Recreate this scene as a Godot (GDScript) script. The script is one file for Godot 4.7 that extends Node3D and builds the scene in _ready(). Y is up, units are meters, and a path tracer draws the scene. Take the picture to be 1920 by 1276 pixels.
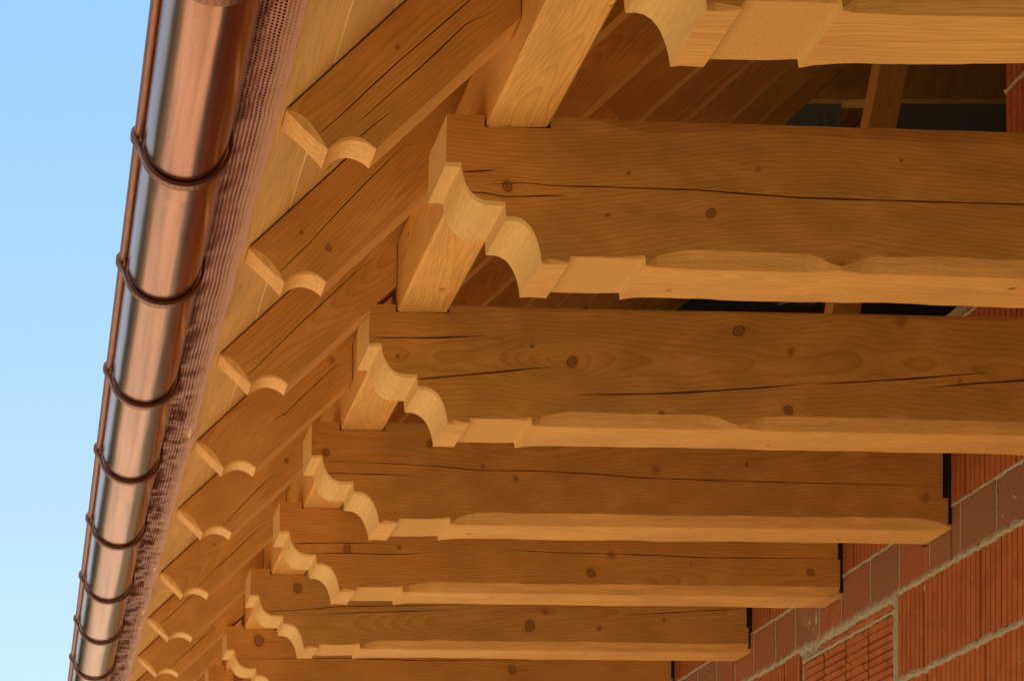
extends Node3D
# Underside of a timber eave: carved joist ends, rafter tails, copper gutter, hollow-block wall.
# World: x runs from the gutter towards the wall, y up, z along the eave (towards the viewer).

const TAN := 0.91                      # roof pitch, about 42 degrees
const ROOF_Y0 := 1.3297                # height of the rafters' top plane at x = 0
const WALL_X := 2.587
const GROUND_Y := -1.55
const Z_NEAR := 3.0
const Z_FAR := -13.2
const RIDGE_X := 5.4

var M := {}
var rng := RandomNumberGenerator.new()

# ---------------------------------------------------------------- measured timbers
var JOISTS := [
	{"d":3.170,"tl":Vector2(0.8280,1.8875),"slope":0.0134,
		"cracks":[],
		"knots":[Vector3(1.1,-0.12,0.011)]},
	{"d":4.130,"tl":Vector2(0.8240,1.8919),"slope":0.0290,"dips":[0.76],"crack":0.0026,
		"cracks":[[Vector2(0.0469,-0.1474), Vector2(0.0796,-0.1475), Vector2(0.1134,-0.1536), Vector2(0.1693,-0.151), Vector2(0.2202,-0.1485)], [Vector2(0.072,-0.1324), Vector2(0.1483,-0.1262), Vector2(0.1993,-0.1297), Vector2(0.4744,-0.1299), Vector2(0.6784,-0.1393), Vector2(0.9434,-0.1397), Vector2(1.3898,-0.1399)], [Vector2(0.0316,-0.1091), Vector2(0.0966,-0.1032)]],
		"knots":[Vector3(0.1189,-0.1335,0.0102), Vector3(0.5093,-0.1737,0.0092), Vector3(0.5965,-0.0877,0.0051), Vector3(0.3493,-0.102,0.0036), Vector3(0.3119,-0.1835,0.0036), Vector3(0.7606,-0.2673,0.0112), Vector3(0.8698,-0.0624,0.0031)]},
	{"d":5.094,"tl":Vector2(0.8337,1.8865),"slope":0.0195,"dips":[0.875],"crack":0.0030,
		"cracks":[[Vector2(1.3192,-0.1717), Vector2(1.4321,-0.1582), Vector2(1.7708,-0.1315)], [Vector2(0.4906,-0.2042), Vector2(0.704,-0.1963), Vector2(0.8922,-0.1813), Vector2(0.9926,-0.1718), Vector2(1.045,-0.1665)], [Vector2(1.0553,-0.1681), Vector2(1.2686,-0.1513), Vector2(1.4567,-0.1326)], [Vector2(0.1006,-0.1766), Vector2(0.1758,-0.1676), Vector2(0.2635,-0.1584), Vector2(0.3889,-0.1434), Vector2(0.4391,-0.1399)], [Vector2(0.0107,-0.0779), Vector2(0.1363,-0.0767), Vector2(0.2744,-0.069)]],
		"knots":[Vector3(0.479,-0.1265,0.0125), Vector3(0.8707,-0.046,0.0138), Vector3(0.9948,-0.0913,0.0094), Vector3(0.9912,-0.2296,0.0113), Vector3(0.6924,-0.2442,0.0063), Vector3(1.3943,-0.1527,0.0057), Vector3(0.3841,-0.0907,0.0044), Vector3(0.0681,-0.1207,0.0050), Vector3(1.2533,-0.0134,0.0151)]},
	{"d":5.983,"tl":Vector2(0.8194,1.8898),"slope":0.0120,
		"cracks":[[Vector2(0.0321,-0.1402), Vector2(0.1427,-0.1418), Vector2(0.2682,-0.1433)], [Vector2(0.0095,-0.1065), Vector2(0.1719,-0.1105), Vector2(0.3195,-0.1161), Vector2(0.4746,-0.1279), Vector2(0.6148,-0.1273), Vector2(0.7624,-0.1329), Vector2(0.9101,-0.1429), Vector2(1.2052,-0.1497), Vector2(1.7513,-0.1565)]],
		"knots":[Vector3(0.3306,-0.0555,0.0118), Vector3(0.0388,-0.0841,0.0103), Vector3(0.954,-0.1203,0.0118), Vector3(0.5663,-0.1486,0.0066), Vector3(0.4744,-0.1157,0.0052), Vector3(1.7,-0.1895,0.0118), Vector3(1.2047,-0.1025,0.0059)]},
	{"d":6.767,"tl":Vector2(0.8268,1.8883),"slope":0.0120,
		"cracks":[[Vector2(0.0612,-0.1628), Vector2(0.1947,-0.1579), Vector2(0.3616,-0.1609), Vector2(0.4616,-0.1547)], [Vector2(0.0275,-0.1315), Vector2(0.1609,-0.1266), Vector2(0.2944,-0.1266)], [Vector2(0.6951,-0.1419), Vector2(0.8955,-0.1495), Vector2(1.0374,-0.1494), Vector2(1.3462,-0.1591), Vector2(1.7601,-0.1575)]],
		"knots":[Vector3(0.2112,-0.1443,0.0134), Vector3(0.3747,-0.1374,0.0058), Vector3(1.0391,-0.1544,0.0117), Vector3(0.9763,-0.2103,0.0134), Vector3(1.6638,-0.2003,0.0117), Vector3(1.2881,-0.1798,0.0050)]},
	{"d":7.612,"tl":Vector2(0.8268,1.8883),"slope":0.0100,
		"cracks":[[Vector2(0.2653,-0.1558), Vector2(0.4342,-0.1485), Vector2(0.7157,-0.1381)], [Vector2(0.04,-0.1524), Vector2(0.1713,-0.1436), Vector2(0.3214,-0.1289), Vector2(0.5466,-0.1248), Vector2(0.753,-0.119)], [Vector2(1.2978,-0.1511), Vector2(1.5229,-0.1376), Vector2(1.748,-0.1222)]],
		"knots":[Vector3(0.1649,-0.0667,0.0169), Vector3(0.9847,-0.1899,0.0188), Vector3(1.0386,-0.1405,0.0113), Vector3(1.2288,-0.1968,0.0075), Vector3(1.4575,-0.1626,0.0056)]},
	{"d":8.493,"tl":Vector2(0.8288,1.8821),"slope":0.0100,
		"cracks":[[Vector2(0.0331,-0.1296), Vector2(0.41,-0.1217), Vector2(0.7871,-0.1284), Vector2(1.206,-0.12)]],
		"knots":[Vector3(0.1266,-0.0554,0.0209), Vector3(1.1226,-0.1606,0.0168)]},
	{"d":9.278,"tl":Vector2(0.8268,1.8883),"slope":0.0100,"cracks":[],"knots":[]},
	{"d":10.15,"tl":Vector2(0.8268,1.8883),"slope":0.0100,"cracks":[],"knots":[]},
	{"d":11.02,"tl":Vector2(0.8268,1.8883),"slope":0.0100,"cracks":[],"knots":[]},
	{"d":11.90,"tl":Vector2(0.8268,1.8883),"slope":0.0100,"cracks":[],"knots":[]},
	{"d":12.75,"tl":Vector2(0.8268,1.8883),"slope":0.0100,"cracks":[],"knots":[]},
	{"d":2.21,"tl":Vector2(0.8268,1.8883),"slope":0.0130,"cracks":[],"knots":[]},
	{"d":1.25,"tl":Vector2(0.8268,1.8883),"slope":0.0130,"cracks":[],"knots":[]},
	{"d":0.29,"tl":Vector2(0.8268,1.8883),"slope":0.0130,"cracks":[],"knots":[]},
	{"d":-0.68,"tl":Vector2(0.8268,1.8883),"slope":0.0130,"cracks":[],"knots":[]},
	{"d":-1.64,"tl":Vector2(0.8268,1.8883),"slope":0.0130,"cracks":[],"knots":[]},
	{"d":-2.60,"tl":Vector2(0.8268,1.8883),"slope":0.0130,"cracks":[],"knots":[]},
]
# rafter depths, and the drying cracks on their near faces (x, y in metres)
var RAFTERS := [
	[3.841, [[Vector2(0.5825,1.6951), Vector2(0.6260,1.7320), Vector2(0.6734,1.7728)], [Vector2(0.6080,1.7453), Vector2(0.6554,1.7870), Vector2(0.7255,1.8486), Vector2(0.8250,1.9433)], [Vector2(0.5342,1.7141), Vector2(0.5417,1.7273), Vector2(0.5739,1.7538), Vector2(0.6232,1.8012), Vector2(0.6725,1.8467), Vector2(0.7492,1.9120), Vector2(0.8723,2.0191)]]],
	[4.460, [[Vector2(0.5367,1.7109), Vector2(0.6070,1.7780), Vector2(0.6378,1.8132), Vector2(0.7115,1.8913), Vector2(0.8039,1.9815)]]],
	[5.093, [[Vector2(0.5349,1.7076), Vector2(0.5739,1.7452), Vector2(0.6354,1.8068), Vector2(0.6857,1.8545), Vector2(0.7334,1.8985), Vector2(0.8427,1.9990)]]],
	[5.763, [[Vector2(0.6977,1.8213), Vector2(0.7688,1.8924), Vector2(0.8682,1.9848)]]],
	[6.417, [[Vector2(0.6075,1.7115), Vector2(0.6978,1.8065), Vector2(0.7658,1.8730)]]],
	[7.182, [[Vector2(0.5967,1.7101), Vector2(0.6570,1.7739), Vector2(0.7278,1.8412), Vector2(0.8341,1.9422)]]],
	[7.850, [[Vector2(0.52,1.742), Vector2(0.62,1.832), Vector2(0.70,1.905)]]],
	[8.511, [[Vector2(0.60,1.718), Vector2(0.70,1.806), Vector2(0.80,1.90)]]],
	[9.17, []], [9.83, []], [10.49, []], [11.15, []], [11.81, []], [12.47, []],
	[3.20, []], [2.56, []], [1.92, []], [1.28, []], [0.64, []], [0.0, []], [-0.64, []], [-1.28, []], [-1.92, []], [-2.56, []],
]

func _ready() -> void:
	rng.seed = 7
	# ------------------------------------------------ camera, sky, sun, exposure
	var cam := Camera3D.new()
	cam.name = "camera"
	add_child(cam)
	var n := 0.1
	var f := 4055.0
	cam.keep_aspect = Camera3D.KEEP_HEIGHT
	cam.set_frustum(1276.0 / f * n, Vector2(930.92 / f * n, 1433.55 / f * n), n, 900.0)
	cam.current = true

	var env := Environment.new()
	var sky_mat := ProceduralSkyMaterial.new()
	sky_mat.sky_top_color = lin(0.200, 0.490, 1.0)
	sky_mat.sky_horizon_color = lin(0.89, 1.06, 1.0)
	sky_mat.sky_curve = 0.20
	sky_mat.sky_energy_multiplier = 0.816
	sky_mat.sun_angle_max = 1.0
	sky_mat.ground_bottom_color = Color(0.45, 0.40, 0.33)
	sky_mat.ground_horizon_color = Color(0.72, 0.76, 0.76)
	var sky := Sky.new()
	sky.sky_material = sky_mat
	env.background_mode = Environment.BG_SKY
	env.sky = sky
	env.tonemap_mode = Environment.TONE_MAPPER_LINEAR
	env.tonemap_exposure = 1.75
	env.sdfgi_enabled = true
	env.ssao_enabled = true
	env.ssil_enabled = true
	var we := WorldEnvironment.new()
	we.name = "world_environment"
	we.environment = env
	add_child(we)

	var sun := DirectionalLight3D.new()
	sun.name = "sun"
	sun.light_energy = 1.6
	sun.light_color = Color(1.0, 0.94, 0.84)
	sun.light_angular_distance = 0.5
	sun.shadow_enabled = true
	add_child(sun)
	sun.look_at_from_position(Vector3(-3.9, 9.3, 2.6), Vector3.ZERO)

	make_materials()
	build_ground()
	build_wall()
	build_house()
	build_plate()
	for i in JOISTS.size():
		build_joist(i)
	for i in RAFTERS.size():
		build_rafter(i)
	build_roof()
	build_gutter()
	build_vent_strip()
	build_attic()

# ---------------------------------------------------------------- helpers
func lin(r: float, g: float, b: float) -> Color:
	return Color(r, g, b).linear_to_srgb()

func tag(o: Node, label: String, category: String, group := "") -> void:
	o.set_meta("label", label)
	o.set_meta("category", category)
	if group != "":
		o.set_meta("group", group)

func put(mesh: Mesh, called: String, parent: Node = self, mat: Material = null) -> MeshInstance3D:
	var o := MeshInstance3D.new()
	o.name = called
	o.mesh = mesh
	if mat:
		o.material_override = mat
	parent.add_child(o, true)
	return o

func holder(called: String, at: Vector3) -> Node3D:
	var o := Node3D.new()
	o.name = called
	add_child(o, true)
	o.position = at
	return o

func new_st() -> SurfaceTool:
	var st := SurfaceTool.new()
	st.begin(Mesh.PRIMITIVE_TRIANGLES)
	st.set_smooth_group(-1)
	return st

func quad(st: SurfaceTool, a: Vector3, b: Vector3, c: Vector3, d: Vector3, ua: Vector2, ub: Vector2, uc: Vector2, ud: Vector2) -> void:
	if (b - a).cross(c - a).length_squared() > 1e-16:
		st.set_uv(ua); st.add_vertex(a)
		st.set_uv(ub); st.add_vertex(b)
		st.set_uv(uc); st.add_vertex(c)
	if (c - a).cross(d - a).length_squared() > 1e-16:
		st.set_uv(ua); st.add_vertex(a)
		st.set_uv(uc); st.add_vertex(c)
		st.set_uv(ud); st.add_vertex(d)

func finish(sts: Array, mats: Array) -> ArrayMesh:
	var am := ArrayMesh.new()
	for i in sts.size():
		var st: SurfaceTool = sts[i]
		st.generate_normals()
		var before := am.get_surface_count()
		st.commit(am)
		if am.get_surface_count() > before:
			am.surface_set_material(before, mats[i])
	return am

func box_into(st: SurfaceTool, lo: Vector3, hi: Vector3, us := 1.0) -> void:
	var p := [Vector3(lo.x, lo.y, lo.z), Vector3(hi.x, lo.y, lo.z), Vector3(hi.x, hi.y, lo.z), Vector3(lo.x, hi.y, lo.z),
		Vector3(lo.x, lo.y, hi.z), Vector3(hi.x, lo.y, hi.z), Vector3(hi.x, hi.y, hi.z), Vector3(lo.x, hi.y, hi.z)]
	for q in [[0, 1, 2, 3], [5, 4, 7, 6], [4, 0, 3, 7], [1, 5, 6, 2], [3, 2, 6, 7], [4, 5, 1, 0]]:
		var a: Vector3 = p[q[0]]; var b: Vector3 = p[q[1]]; var c: Vector3 = p[q[2]]; var e: Vector3 = p[q[3]]
		var w := a.distance_to(b) * us
		var h := a.distance_to(e) * us
		quad(st, a, b, c, e, Vector2(0, 0), Vector2(w, 0), Vector2(w, h), Vector2(0, h))

func path_y(p: Array, x: float) -> float:
	if x <= p[0].x:
		return p[0].y
	for i in p.size() - 1:
		if x <= p[i + 1].x:
			var t: float = (x - p[i].x) / (p[i + 1].x - p[i].x)
			return lerpf(p[i].y, p[i + 1].y, t)
	return p[p.size() - 1].y

# ---------------------------------------------------------------- materials
# Flat-sawn softwood: growth rings of a wandering pith cut by the face, pushed round knots.
func wood_image(w: int, h: int, length: float, height: float, seed_: int, pith: Vector3, ring: float, knots: Array, early: Color, late: Color, knot_col: Color, contrast := 1.0, eye := -1.0) -> Image:
	var ns := FastNoiseLite.new()
	ns.seed = seed_
	ns.noise_type = FastNoiseLite.TYPE_SIMPLEX_SMOOTH
	ns.frequency = 1.0
	ns.fractal_octaves = 2
	var gw := w / 4
	var gh := h / 2
	var data := PackedFloat32Array()
	data.resize(gw * gh)
	for ix in gw:
		var x := (ix + 0.5) / gw * length
		var yp := pith.x * height + ns.get_noise_2d(x * 0.7, 3.0) * 0.05
		var dd := absf(pith.y + ns.get_noise_2d(x * 0.8, 40.0) * pith.z) + 0.002
		if eye >= 0.0:
			var ex := absf(x - eye)
			dd = 0.004 + 0.34 * ex / (1.0 + 4.5 * ex) + 0.012 * ns.get_noise_2d(x * 5.0, 11.0)
			yp = 0.1265 + 0.02 * ns.get_noise_2d(x * 1.5, 3.0) * minf(1.0, ex * 5.0)
		for iy in gh:
			var y := (iy + 0.5) / gh * height
			var yy := y + ns.get_noise_2d(x * 3.0, y * 14.0 + 90.0) * 0.006
			for k in knots:
				var dx: float = x - k.x
				var a: float = k.z * 3.2 + 0.012
				if absf(dx) < a * 2.6:
					var dy: float = yy + k.y
					var b: float = k.z * 2.0 + 0.008
					var e := exp(-dx * dx / (a * a) - dy * dy / (b * b * 2.0))
					yy -= dy / (absf(dy) + k.z * 0.5) * k.z * 1.1 * e
			data[iy * gw + ix] = sqrt((yy - yp) * (yy - yp) + dd * dd) / ring
	var fi := Image.create_from_data(gw, gh, false, Image.FORMAT_RF, data.to_byte_array())
	fi.resize(w, h, Image.INTERPOLATE_CUBIC)
	var ph := fi.get_data().to_float32_array()
	# fibre: very long streaks plus soft patches
	var fn := FastNoiseLite.new()
	fn.seed = seed_ + 5
	fn.frequency = 0.35
	fn.fractal_octaves = 3
	var fib := fn.get_image(maxi(16, w / 24), h, false, false, false)
	fib.resize(w, h, Image.INTERPOLATE_CUBIC)
	fib.convert(Image.FORMAT_L8)
	var fb := fib.get_data()
	fn.seed = seed_ + 9
	fn.frequency = 0.08
	var pat := fn.get_image(maxi(16, w / 16), maxi(8, h / 8), false, false, false)
	pat.resize(w, h, Image.INTERPOLATE_CUBIC)
	pat.convert(Image.FORMAT_L8)
	var pb := pat.get_data()
	# ring colours: slow darkening, then a quick return
	var lut := PackedColorArray()
	lut.resize(64)
	for i in 64:
		var t := i / 63.0
		var k := (0.25 * t + 0.75 * pow(t, 4.0)) * (1.0 - smoothstep(0.90, 1.0, t))
		lut[i] = early.lerp(late, clampf(k * contrast, 0, 1))
	var out := PackedByteArray()
	out.resize(w * h * 3)
	var o := 0
	for i in w * h:
		var p := ph[i]
		var c := lut[int((p - floorf(p)) * 63.0)]
		var m := 0.82 + 0.0007 * fb[i] + 0.0007 * pb[i]
		out[o] = clampi(int(c.r * m * 255.0), 0, 255)
		out[o + 1] = clampi(int(c.g * m * 255.0), 0, 255)
		out[o + 2] = clampi(int(c.b * m * 255.0), 0, 255)
		o += 3
	var img := Image.create_from_data(w, h, false, Image.FORMAT_RGB8, out)
	# knots: dark rim, ringed brown heart, tiny pith
	var kn := 0
	for k in knots:
		kn += 1
		var live := kn % 3 == 0
		var rx: float = k.z / length * w
		var ry: float = k.z / height * h
		var cx: float = k.x / length * w
		var cy: float = -k.y / height * h
		for py in range(int(cy - ry * 1.8), int(cy + ry * 1.8) + 1):
			for px in range(int(cx - rx * 1.8), int(cx + rx * 1.8) + 1):
				if px < 0 or py < 0 or px >= w or py >= h:
					continue
				var q := Vector2((px - cx) / rx, (py - cy) / ry)
				var ang := q.angle()
				var r := q.length() * (1.0 + 0.10 * sin(ang * 2.0 + cx) + 0.03 * sin(ang * 3.0 + cy))
				var base := img.get_pixel(px, py)
				if r < 1.0:
					var kk := knot_col.lerp(early, 0.22 + 0.16 * sin(r * 12.0))
					if live:
						kk = late.lerp(knot_col, 0.35 + 0.15 * sin(r * 15.0) + 0.25 * (1.0 - r))
					elif r > 0.80 or r < 0.12:
						kk = knot_col * 0.5
						kk.a = 1.0
					img.set_pixel(px, py, base.lerp(kk, (0.8 if live else 0.92) * (1.0 if r < 0.85 else (1.0 - r) * 4.0 + 0.35)))
				elif r < 1.75:
					img.set_pixel(px, py, base.lerp(late, 0.55 * (1.75 - r) / 0.75))
	return img

func speck_image(w: int, seed_: int, base: Color, dark: Color, freq: float, amount: float, sx := 1, sy := 1) -> Image:
	var fn := FastNoiseLite.new()
	fn.seed = seed_
	fn.frequency = freq
	fn.fractal_octaves = 4
	var im := fn.get_image(w / sx, w / sy, false, false, false)
	im.resize(w, w, Image.INTERPOLATE_CUBIC)
	im.convert(Image.FORMAT_L8)
	var b := im.get_data()
	fn.seed = seed_ + 3
	fn.frequency = 0.35
	var im2 := fn.get_image(w, w, false, false, false)
	im2.convert(Image.FORMAT_L8)
	var b2 := im2.get_data()
	var out := PackedByteArray()
	out.resize(w * w * 3)
	var o := 0
	for i in w * w:
		var t := clampf((b[i] / 255.0 - 0.5) * 2.2 * amount + (b2[i] / 255.0 - 0.5) * 0.9 * amount + 0.35, 0, 1)
		var c := base.lerp(dark, t)
		out[o] = int(c.r * 255.0); out[o + 1] = int(c.g * 255.0); out[o + 2] = int(c.b * 255.0)
		o += 3
	return Image.create_from_data(w, w, false, Image.FORMAT_RGB8, out)

func tex(im: Image) -> ImageTexture:
	im.generate_mipmaps()
	return ImageTexture.create_from_image(im)

func mat_tex(im: Image, rough := 0.6, uvs := Vector3.ONE) -> StandardMaterial3D:
	var m := StandardMaterial3D.new()
	m.albedo_texture = tex(im)
	m.roughness = rough
	m.uv1_scale = uvs
	m.metallic_specular = 0.4
	return m

func mat_flat(c: Color, rough := 0.7) -> StandardMaterial3D:
	var m := StandardMaterial3D.new()
	m.albedo_color = c
	m.roughness = rough
	m.metallic_specular = 0.4
	return m

func noise_normal(freq: float, strength: float, seed_: int) -> NoiseTexture2D:
	var fn := FastNoiseLite.new()
	fn.seed = seed_
	fn.frequency = freq
	fn.fractal_octaves = 4
	var t := NoiseTexture2D.new()
	t.width = 512
	t.height = 512
	t.seamless = true
	t.noise = fn
	t.as_normal_map = true
	t.bump_strength = strength
	return t

func make_materials() -> void:
	var early := lin(0.69, 0.350, 0.090)
	var late := lin(0.54, 0.225, 0.040)
	var knot := lin(0.28, 0.115, 0.032)
	M.early = early
	M.late = late
	M.knot = knot
	# pale planed undersides
	var uk := [Vector3(0.35, -0.05, 0.004), Vector3(0.9, -0.11, 0.006), Vector3(1.5, -0.035, 0.004), Vector3(1.95, -0.13, 0.005), Vector3(2.6, -0.07, 0.006), Vector3(3.4, -0.1, 0.004)]
	M.under = mat_tex(wood_image(2048, 96, 4.0, 0.18, 31, Vector3(0.4, 0.03, 0.03), 0.0075, uk, early, late, knot, 0.8), 0.6)
	var ui: Image = M.under.albedo_texture.get_image()
	ui.clear_mipmaps()
	var hn := FastNoiseLite.new()
	hn.frequency = 0.004
	for px in ui.get_width():
		var fy := 52.0 + 9.0 * hn.get_noise_1d(px)
		for e in 2:
			var py := int(fy) + e
			ui.set_pixel(px, py, ui.get_pixel(px, py).lerp(lin(0.40, 0.16, 0.035), 0.75 * (1.0 - absf(fy - py)) * clampf(0.6 + hn.get_noise_1d(px * 3.0 + 900.0), 0.0, 1.0)))
	M.under.albedo_texture = tex(ui)
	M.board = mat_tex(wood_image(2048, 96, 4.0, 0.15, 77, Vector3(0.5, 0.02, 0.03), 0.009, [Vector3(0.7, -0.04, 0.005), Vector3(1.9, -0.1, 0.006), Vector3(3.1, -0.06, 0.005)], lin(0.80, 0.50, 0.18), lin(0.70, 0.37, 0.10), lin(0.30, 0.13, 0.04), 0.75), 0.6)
	# rafter sides, two sets of grain
	M.raft = []
	for i in 3:
		var rk := [Vector3(0.22 + 0.21 * i, -0.05, 0.004), Vector3(0.55 - 0.1 * i, -0.11, 0.007), Vector3(1.4, -0.08, 0.009), Vector3(1.9, -0.03, 0.007)]
		M.raft.append(mat_tex(wood_image(2048, 128, 2.4, 0.17, 200 + i * 13, Vector3([0.2, 0.75, 0.5][i], 0.03, 0.05), 0.0068, rk, early, late, knot, 0.9), 0.55))
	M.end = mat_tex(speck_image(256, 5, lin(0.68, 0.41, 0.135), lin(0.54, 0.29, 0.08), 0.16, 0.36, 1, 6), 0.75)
	M.rough = mat_tex(speck_image(256, 15, lin(0.70, 0.39, 0.115), lin(0.48, 0.21, 0.045), 0.34, 0.25, 1, 2), 0.9)
	# brick and mortar
	M.block = []
	for i in 3:
		var bm := mat_tex(speck_image(256, 40 + i, lin(0.41 - 0.035 * i, 0.105 - 0.007 * i, 0.022), lin(0.31 - 0.02 * i, 0.068, 0.013), 0.02, 0.8), 0.9, Vector3(2, 2, 2))
		bm.uv1_triplanar = true
		M.block.append(bm)
	M.solid = []
	for i in 3:
		var sm := mat_tex(speck_image(256, 60 + i, lin(0.35 - 0.04 * i, 0.10 + 0.006 * i, 0.032 + 0.006 * i), lin(0.23 - 0.02 * i, 0.058, 0.018), 0.16, 0.6, 1, 3), 0.95, Vector3(4, 4, 4))
		sm.uv1_triplanar = true
		M.solid.append(sm)
	M.mortar = mat_tex(speck_image(256, 70, lin(0.46, 0.37, 0.23), lin(0.25, 0.19, 0.11), 0.08, 1.1), 0.95, Vector3(5, 5, 5))
	M.mortar.uv1_triplanar = true
	M.mortar.normal_enabled = true
	M.mortar.normal_texture = noise_normal(0.05, 12.0, 4)
	M.felt = mat_flat(lin(0.012, 0.012, 0.013), 0.85)
	# copper
	var cu := StandardMaterial3D.new()
	cu.metallic = 1.0
	cu.albedo_texture = tex(speck_image(512, 90, lin(0.41, 0.185, 0.12), lin(0.21, 0.085, 0.055), 0.03, 0.85, 8, 1))
	cu.roughness = 0.21
	cu.roughness_texture = null
	M.copper = cu
	var cb := cu.duplicate()
	cb.albedo_texture = tex(speck_image(256, 95, lin(0.30, 0.13, 0.08), lin(0.17, 0.065, 0.038), 0.05, 0.6))
	cb.roughness = 0.42
	M.copper_dark = cb
	var cm := mat_flat(lin(0.31, 0.105, 0.06), 0.42)
	cm.metallic = 0.6
	M.vent = cm
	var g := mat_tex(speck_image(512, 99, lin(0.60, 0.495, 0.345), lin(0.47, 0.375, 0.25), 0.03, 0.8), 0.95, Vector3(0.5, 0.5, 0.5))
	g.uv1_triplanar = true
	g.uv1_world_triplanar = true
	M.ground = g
	M.tile = mat_flat(lin(0.35, 0.13, 0.07), 0.8)
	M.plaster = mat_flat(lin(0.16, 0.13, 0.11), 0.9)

# ---------------------------------------------------------------- setting
func build_ground() -> void:
	var pm := PlaneMesh.new()
	pm.size = Vector2(600, 600)
	var dimmed_ground := mat_tex(speck_image(256, 121, lin(0.16, 0.13, 0.065), lin(0.09, 0.085, 0.035), 0.05, 0.9), 1.0, Vector3(0.4, 0.4, 0.4))  # unseen outer ground, coloured dark to cut light on the timbers' near faces
	dimmed_ground.uv1_triplanar = true
	dimmed_ground.uv1_world_triplanar = true
	var o := put(pm, "ground", self, dimmed_ground)
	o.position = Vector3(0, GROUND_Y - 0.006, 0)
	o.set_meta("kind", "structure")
	# unseen pale gravel, added and sized to bounce sunlight onto the undersides
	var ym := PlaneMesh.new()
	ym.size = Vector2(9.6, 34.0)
	var yo := put(ym, "added_bounce_yard", self, M.ground)
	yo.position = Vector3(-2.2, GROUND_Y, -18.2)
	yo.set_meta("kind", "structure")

	# distant wood on the horizon; the copper mirrors it, it stays below the picture
	var st := SurfaceTool.new()
	st.begin(Mesh.PRIMITIVE_TRIANGLES)
	st.set_smooth_group(-1)
	var r := RandomNumberGenerator.new()
	r.seed = 91
	var ns := FastNoiseLite.new()
	ns.frequency = 0.09
	for i in 15000:
		var x := r.randf_range(-95.0, 40.0)
		var top := 8.6 + 1.8 * ns.get_noise_1d(x) + 0.8 * ns.get_noise_1d(x * 4.0)
		var y := GROUND_Y + pow(r.randf(), 0.8) * (top - 1.0)
		var c := Vector3(x, y + 0.3, -64.0 + r.randf_range(-4.0, 4.0))
		var a := Vector3(r.randf_range(-1, 1), r.randf_range(-1, 1), r.randf_range(-1, 1)).normalized() * 1.0
		var b := a.cross(Vector3(r.randf_range(-1, 1), r.randf_range(-1, 1), r.randf_range(-1, 1))).normalized() * 1.0
		for v in [c - a, c + b, c + a, c - a, c + a, c - b]:
			st.add_vertex(v)
	var w := put(finish([st], [mat_flat(lin(0.05, 0.085, 0.03), 0.8)]), "distant_wood")
	w.set_meta("kind", "stuff")
	tag(w, "dark green distant wood along the horizon below the picture", "wood")

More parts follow.
